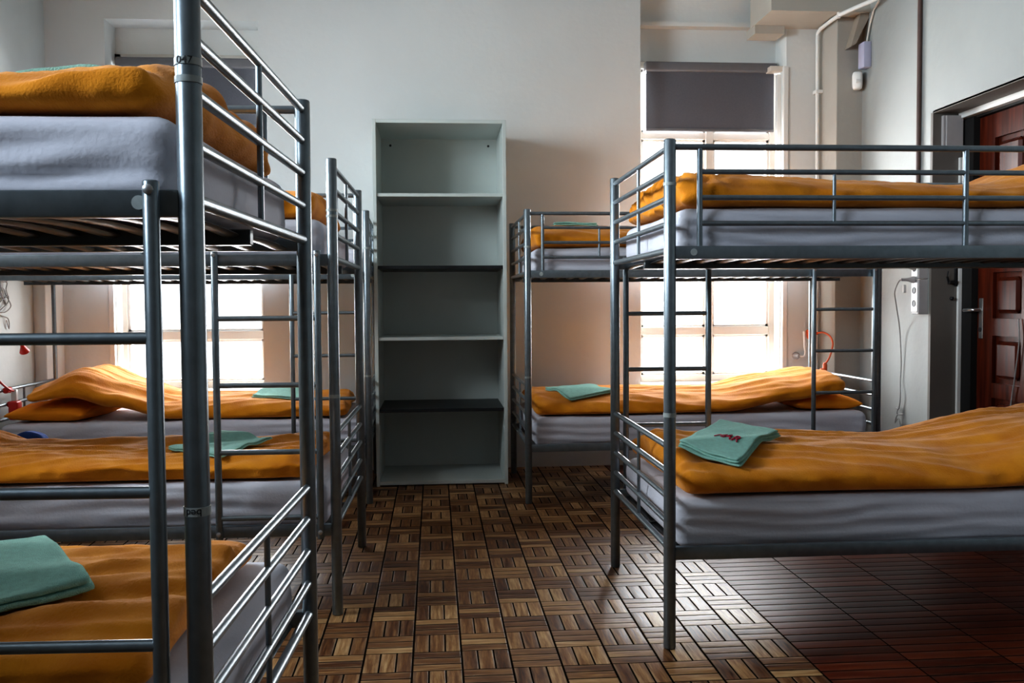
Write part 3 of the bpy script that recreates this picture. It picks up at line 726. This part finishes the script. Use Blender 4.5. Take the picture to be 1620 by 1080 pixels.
def towel(key, upper, label, corners, thick=.02, seed=1, lifts=(0, 0, 0, 0), layers=2, text=None, tpos=(.5, .35), tsize=.03, trot=0, bend=0.):
    """folded towel lying on a duvet; corners (bed x, y) in order near-left, near-right, far-right, far-left as seen from the aisle"""
    mtx, s = BEDS[key]; tree = TREES[(key, upper)]
    def ground(x, y):
        hit = tree.ray_cast(Vector((x * s, y, 3)), Vector((0, 0, -1))); return hit[0].z if hit[0] else (1.44 if upper else .485)
    c = [Vector((*p, 0)) for p in corners]
    n = 28; H_ = [[0] * (n + 1) for _ in range(n + 1)]
    def xy(a, b_):
        return (c[0] * (1 - a) + c[1] * a) * (1 - b_) + (c[3] * (1 - a) + c[2] * a) * b_
    for i in range(n + 1):
        for j in range(n + 1):
            p = xy(i / n, j / n); H_[i][j] = max(ground(p.x + dx, p.y + dy) for dx in (-.012, 0, .012) for dy in (-.012, 0, .012))
    raw = [r[:] for r in H_]
    for _ in range(14):   # stiffness
        H_ = [[max(raw[i][j], sum(H_[min(n, max(0, i + a))][min(n, max(0, j + b_))] for a, b_ in ((1, 0), (-1, 0), (0, 1), (0, -1))) / 4) for j in range(n + 1)] for i in range(n + 1)]
    def h(a, b_):
        x, y = a * n, b_ * n; i, j = min(n - 1, max(0, int(x))), min(n - 1, max(0, int(y))); fx, fy = x - i, y - j
        z = (H_[i][j] * (1 - fx) + H_[i + 1][j] * fx) * (1 - fy) + (H_[i][j + 1] * (1 - fx) + H_[i + 1][j + 1] * fx) * fy
        lf = (lifts[0] * (1 - a) + lifts[1] * a) * (1 - b_) + (lifts[3] * (1 - a) + lifts[2] * a) * b_
        return z + .0015 + lf + bend * math.sin(a * PI) * (1 if bend > 0 else 1)
    mb = MB(); t = thick / layers
    for k in range(layers):
        off = k * t; sh = .012 * k
        def fn(u, v, w):
            a = (u + 1) / 2; b_ = (v + 1) / 2
            a2 = .0 + a * (1 - sh * 1.6); b2 = sh * .8 + b_ * (1 - sh)
            p = xy(a2, b2); z = h(min(1, max(0, a2)), min(1, max(0, b2))) + off + (w + 1) / 2 * t * .97
            z += nz3(p.x * 9 + seed, p.y * 9, k) * .0035 + nz3(p.x * 30, p.y * 30, seed) * .0008
            p.x += nz3(p.y * 8, seed, k) * .005; p.y += nz3(p.x * 8, seed + 3, k) * .005
            return Vector((p.x, p.y, z))
        mb.add(soft_block(30, 30, 4, (.03, .03, .98), fn))
    o = mb.build('folded_towel', M['towel'], mirror=s < 0, angle=120); o.matrix_world = mtx
    tag(o, label, 'towel', 'folded mint green towels on the duvets')
    if text:
        me = text_mesh(text, 1.0)
        bm2 = bmesh.new(); bm2.from_mesh(me); bmesh.ops.triangulate(bm2, faces=bm2.faces); bmesh.ops.subdivide_edges(bm2, edges=bm2.edges, cuts=3); bm2.to_mesh(me); bm2.free()
        et = bmesh.new(); et.from_mesh(o.data); tt = BVHTree.FromBMesh(et); et.free()
        U = (c[1] - c[0]).normalized(); V = (c[3] - c[0]); V = (V - U * V.dot(U)).normalized()
        Ur = U * math.cos(trot) + V * math.sin(trot); Vr = -U * math.sin(trot) + V * math.cos(trot)
        base = xy(*tpos)
        for v in me.vertices:
            p = base + Ur * v.co.x * tsize + Vr * v.co.y * tsize * 1.45
            hit = tt.ray_cast(Vector((p.x * s, p.y, 3)), Vector((0, 0, -1)))
            z = hit[0].z if hit[0] else h(*tpos) + thick
            v.co = Vector((p.x * s, p.y, z + (.0040 if v.co.z > 0 else .001)))
        me.materials.clear(); me.materials.append(M['embroid'])
        e = bpy.data.objects.new('embroidery', me); C.objects.link(e); e.parent = o; e['label'] = 'dark red stitched letters'
    return o

# mattresses
mattress('L1', True, 'white sheeted mattress on the top bunk of the nearest left bed', 1.)
mattress('L1', False, 'white sheeted mattress on the bottom bunk of the nearest left bed', 2.)
mattress('L2', True, 'white sheeted mattress on the top bunk of the middle left bed', 3.)
mattress('L2', False, 'white sheeted mattress on the bottom bunk of the middle left bed', 4.)
mattress('L3', True, 'white sheeted mattress on the top bunk under the left window', 5.)
mattress('L3', False, 'white sheeted mattress on the bottom bunk under the left window', 6.)
mattress('R1', True, 'white sheeted mattress on the top bunk of the nearest right bed', 7.)
mattress('R1', False, 'white sheeted mattress on the bottom bunk of the nearest right bed', 8.)
mattress('R2', True, 'white sheeted mattress on the top bunk under the right window', 9.)
mattress('R2', False, 'white sheeted mattress on the bottom bunk under the right window', 10.)
# duvets
duvet('L1', True, 'orange duvet on the top bunk of the nearest left bed', .062, 1.9, .05, .90, .098, [(0, 0), (1.2, 0), (1.6, .06)], None, 1, 1.0, 1., crumple=.28)
duvet('L1', False, 'orange duvet on the bottom bunk of the nearest left bed, beside the ladder', .12, 1.9, .05, .85, .062, [(0, 0), (1.2, 0), (1.6, .06)], None, 2, 1.1)
duvet('L2', True, 'orange duvet on the top bunk of the middle left bed', .07, 1.9, .05, .88, .10, [(0, 0), (1.2, 0), (1.6, .06)], None, 3)
duvet('L2', False, 'orange duvet on the bottom bunk of the middle left bed', .105, 1.92,   .05, .80, .062, [(0, 0), (1.36, 0), (1.56, .05), (1.85, .09)], None, 4, .9, .2, crumple=.3)
duvet('L3', False, 'orange duvet heaped over the pillow under the left window', .13, 1.86, .06, .86, .085, [(0, 0), (1.08, 0), (1.40, .07), (1.64, .13), (1.86, .11)], [(0, 0), (1.25, 0), (1.60, .05), (1.86, -.03)], 5, .8)
duvet('R1', True, 'orange duvet on the top bunk of the nearest right bed, behind its guard rail', .05, 1.93, .05, .90, .092, [(0, 0), (1.15, 0), (1.6, .085), (1.93, .085)], [(0, .01), (.6, .01), (1.1, -.015), (1.5, .01)], 6, .8, .3, crumple=1.)
duvet('R1', False, 'orange duvet on the bottom bunk of the nearest right bed', .055, 1.93, .035, .86, .098, [(0, 0), (1.0, 0), (1.5, .075), (1.9, .12)], [(0, .008), (1.0, -.008), (1.9, 0)], 7, .9, .12, crumple=.25)
duvet('R2', True, 'orange duvet on the top bunk under the right window', .05, 1.9, .06, .87, .118, [(0, 0), (1.2, 0), (1.6, .06)], None, 8, .6)
duvet('R2', False, 'orange duvet lifted over its pillow under the right window', .045, 1.86, .05, .86, .098, [(0, 0), (1.15, 0), (1.55, .06), (1.86, .105)], None, 9, .7)
pillow('L3', 'orange pillow poking out under the heaped duvet by the left wall', 1.73, .42, .44, .74, .482, .125, 1, .10)
pillow('R2', 'orange pillow poking out under the duvet by the right corner', 1.80, .44, .40, .72, .482, .115, 2, -.05)
# towels
towel('R1', False, 'folded mint green towel with red letters on the nearest right bottom bunk', [(.085, .22), (.25, .06), (.56, .51), (.385, .70)], .026, 1, (0, 0, .008, .02), 3, 'MAR', (.58, .32), .046, -.05)
towel('L1', False, 'folded mint green towel with a small red mark on the nearest left bottom bunk', [(.56, .05), (.31, .365), (.575, .74), (.825, .425)], .028, 2, (0, 0, .0, 0), 2, 'M', (.42, .30), .026, 3.2)
towel('L2', False, 'folded mint green towel on the bottom bunk of the middle left bed', [(.693, .342), (.423, .09), (.303, .444), (.555, .629)], .014, 3, (0, 0, .014, .008), 2)
towel('L3', False, 'folded pale mint towel on the bunk under the left window', [(.69, .30), (.39, .25), (.36, .74), (.62, .78)], .018, 4, (0, 0, .015, .01), 2)
towel('R2', False, 'folded pale mint towel on the bottom bunk under the right window', [(.25, .08), (.54, .24), (.46, .54), (.14, .38)], .022, 5, (0, 0, 0, 0), 2)
towel('L1', True, 'folded mint green towel atop the nearest left upper bunk', [(.47, .42), (.27, .40), (.25, .78), (.45, .80)], .035, 6, (0, 0, 0, 0), 2, bend=.016)
towel('R1', True, 'folded mint green towel atop the nearest right upper bunk', [(.33, .42), (.54, .44), (.55, .75), (.33, .74)], .024, 7, (0, 0, 0, 0), 2, bend=.012)
towel('R2', True, 'folded mint green towel atop the upper bunk under the right window', [(.19, .30), (.45, .30), (.46, .62), (.20, .60)], .02, 8, (0, 0, 0, 0), 2)

# blue cloth beside the far wall pillow
mtx, s = BEDS['L2']; bc = MB()
def fnb(u, v, w):
    x, y = 1.44 + u * .075, .855 + v * .04
    return Vector((x + .01 * nz3(y * 9, 1, 1), y, .484 + (w + 1) / 2 * .085 * (1 - .35 * u * u) + .006 * nz3(x * 14, y * 14, 2)))
bc.add(soft_block(24, 16, 6, (.3, .4, .9), fnb)); o = bc.build('blue_cloth', M['blue'], mirror=True, angle=180); o.matrix_world = mtx
tag(o, 'blue folded cloth behind the duvet of the middle left bottom bunk', 'cloth')

# ------------------------------------------------------------------ reading lamps
def lamp_right():
    root = empty('reading_lamp', Matrix.Translation((2.49, YB, .74))); tag(root, 'orange-red reading lamp on a white arm beside the right window', 'lamp', 'clip-on reading lamps')
    mb = MB(); mb.lathe([(.026, 0), (.026, .012), (.016, .03), (.012, .06)], 20, Matrix.Rotation(PI / 2, 4, 'X')); mb.build('lamp_base', M['greyplastic'], root)
    mb = MB(); mb.path(smoothpath([(0, -.05, .002), (.03, -.06, .0), (.045, -.06, .02), (.042, -.06, .06)]), .008, 10); mb.path([(.042, -.06, .06), (.036, -.06, .172)], .0105, 10); mb.build('lamp_arm', M['plastic'], root)
    mb = MB(); mb.lathe([(.010, 0), (.012, .02), (.018, .04), (.034, .07), (.032, .071)], 20, Matrix.Translation((.125, -.075, .158)) @ Matrix.Rotation(-PI / 2 - .1, 4, 'Y')); mb.build('lamp_shade', M['orangered'], root)
    # the red neck bends toward the bed end and is clamped to its low rail
    mb = MB(); mb.path(smoothpath([(.12, -.075, .158), (.135, -.15, .165), (.138, -.25, .14), (.13, -.31, .09), (.10, -.33, .01), (.075, -.33, -.03)]), .006, 10); mb.build('lamp_neck', M['orangered'], root)
    mb = MB(); mb.lathe([(.015, 0), (.015, .03), (.008, .045)], 14, Matrix.Translation((.068, -.33, -.072))); mb.box(.036, .08, -.342, -.318, -.08, -.066, .003); mb.build('lamp_clamp', M['orangered'], root)
lamp_right()
def lamp_left():
    mtx, s = BEDS['L3']
    X = -2.385
    root = empty('reading_lamp', Matrix.Translation((X, 5.36, .47))); tag(root, 'red reading lamp clamped to the bed end by the left wall', 'lamp', 'clip-on reading lamps')
    mb = MB(); mb.box(.012, .062, -.035, .035, .02, .125, .012, 3); mb.build('lamp_base', M['red'], root)
    for z, y in ((.184, -.02), (.102, .025)):
        mb = MB(); mb.lathe([(.017, 0), (.017, .02), (.012, .034), (.018, .05)], 14, Matrix.Translation((-.004, y + .0, z)) @ Matrix.Rotation(-PI / 2, 4, 'X')); mb.build('lamp_clamp', M['red'], root)
    mb = MB(); mb.box(.02, .05, -.012, .012, .12, .19, .005); mb.build('lamp_arm', M['plastic'], root)
    mb = MB(); mb.path(smoothpath([(.035, 0, .18), (.03, -.07, .20), (.0, -.15, .28), (-.01, -.17, .38), (-.01, -.10, .435), (-.01, .05, .44), (-.01, .16, .437), (-.01, .225, .425)]), .006, 10); mb.build('lamp_neck', M['red'], root)
    mb = MB(); mb.lathe([(.010, 0), (.012, .015), (.02, .035), (.028, .055), (.026, .056)], 18, Matrix.Translation((-.01, .215, .43)) @ Matrix.Rotation(-PI / 2 - .9, 4, 'X')); mb.build('lamp_shade', M['red'], root)
lamp_left()

# ------------------------------------------------------------------ outside, light, camera
w = bpy.data.worlds.new('World'); sc.world = w; w.use_nodes = True
bg = w.node_tree.nodes['Background']; bg.inputs[0].default_value = (.93, .96, 1., 1); bg.inputs[1].default_value = 3.0
def area(name, loc, rot, sx, sy, power, col):
    l = bpy.data.lights.new(name, 'AREA'); l.shape = 'RECTANGLE'; l.size = sx; l.size_y = sy; l.energy = power; l.color = col
    o = bpy.data.objects.new(name, l); o.location = loc; o.rotation_euler = rot; C.objects.link(o); return o
area('sky_light', (-1.63, 7.0, 1.85), (-PI / 2 + math.radians(14), 0, 0), 1.5, 2.4, 390, (.97, .985, 1))
area('sky_light', (1.92, 7.0, 1.85), (-PI / 2 + math.radians(14), 0, 0), 1.5, 2.4, 390, (.97, .985, 1))
area('sky_light', (-3.1, 3.3, 2.5), (0, -PI / 2, 0), 1.6, 2.2, 320, (.80, .91, .98))
area('sky_light', (-3.0, .55, 2.8), (0, -PI / 2, 0), 1.2, 1.7, 265, (.74, .87, 1))  # added fill through the nearer left window, for the nearest top bunk

d = dict(f=1467.16, pitch=2.4105, roll=-.3827, yaw=4.63, h=1.1239)
y, p, r = [math.radians(d[k]) for k in ('yaw', 'pitch', 'roll')]
F = Vector((math.sin(y) * math.cos(p), math.cos(y) * math.cos(p), -math.sin(p)))
R0 = Vector((math.cos(y), -math.sin(y), 0)); U0 = R0.cross(F)
R1 = R0 * math.cos(r) + U0 * math.sin(r); U1 = -R0 * math.sin(r) + U0 * math.cos(r)
cam = bpy.data.cameras.new('Camera'); cam.sensor_width = 36; cam.lens = d['f'] * 36 / 1620; cam.clip_start = .05
co = bpy.data.objects.new('Camera', cam); C.objects.link(co)
mw = Matrix((R1, U1, -F)).transposed().to_4x4(); mw.translation = (0, 0, d['h']); co.matrix_world = mw
sc.camera = co
sc.view_settings.view_transform = 'Standard'; sc.view_settings.look = 'Medium High Contrast'; sc.view_settings.exposure = -.15
sc.cycles.max_bounces = 10; sc.cycles.diffuse_bounces = 5; sc.cycles.transparent_max_bounces = 12
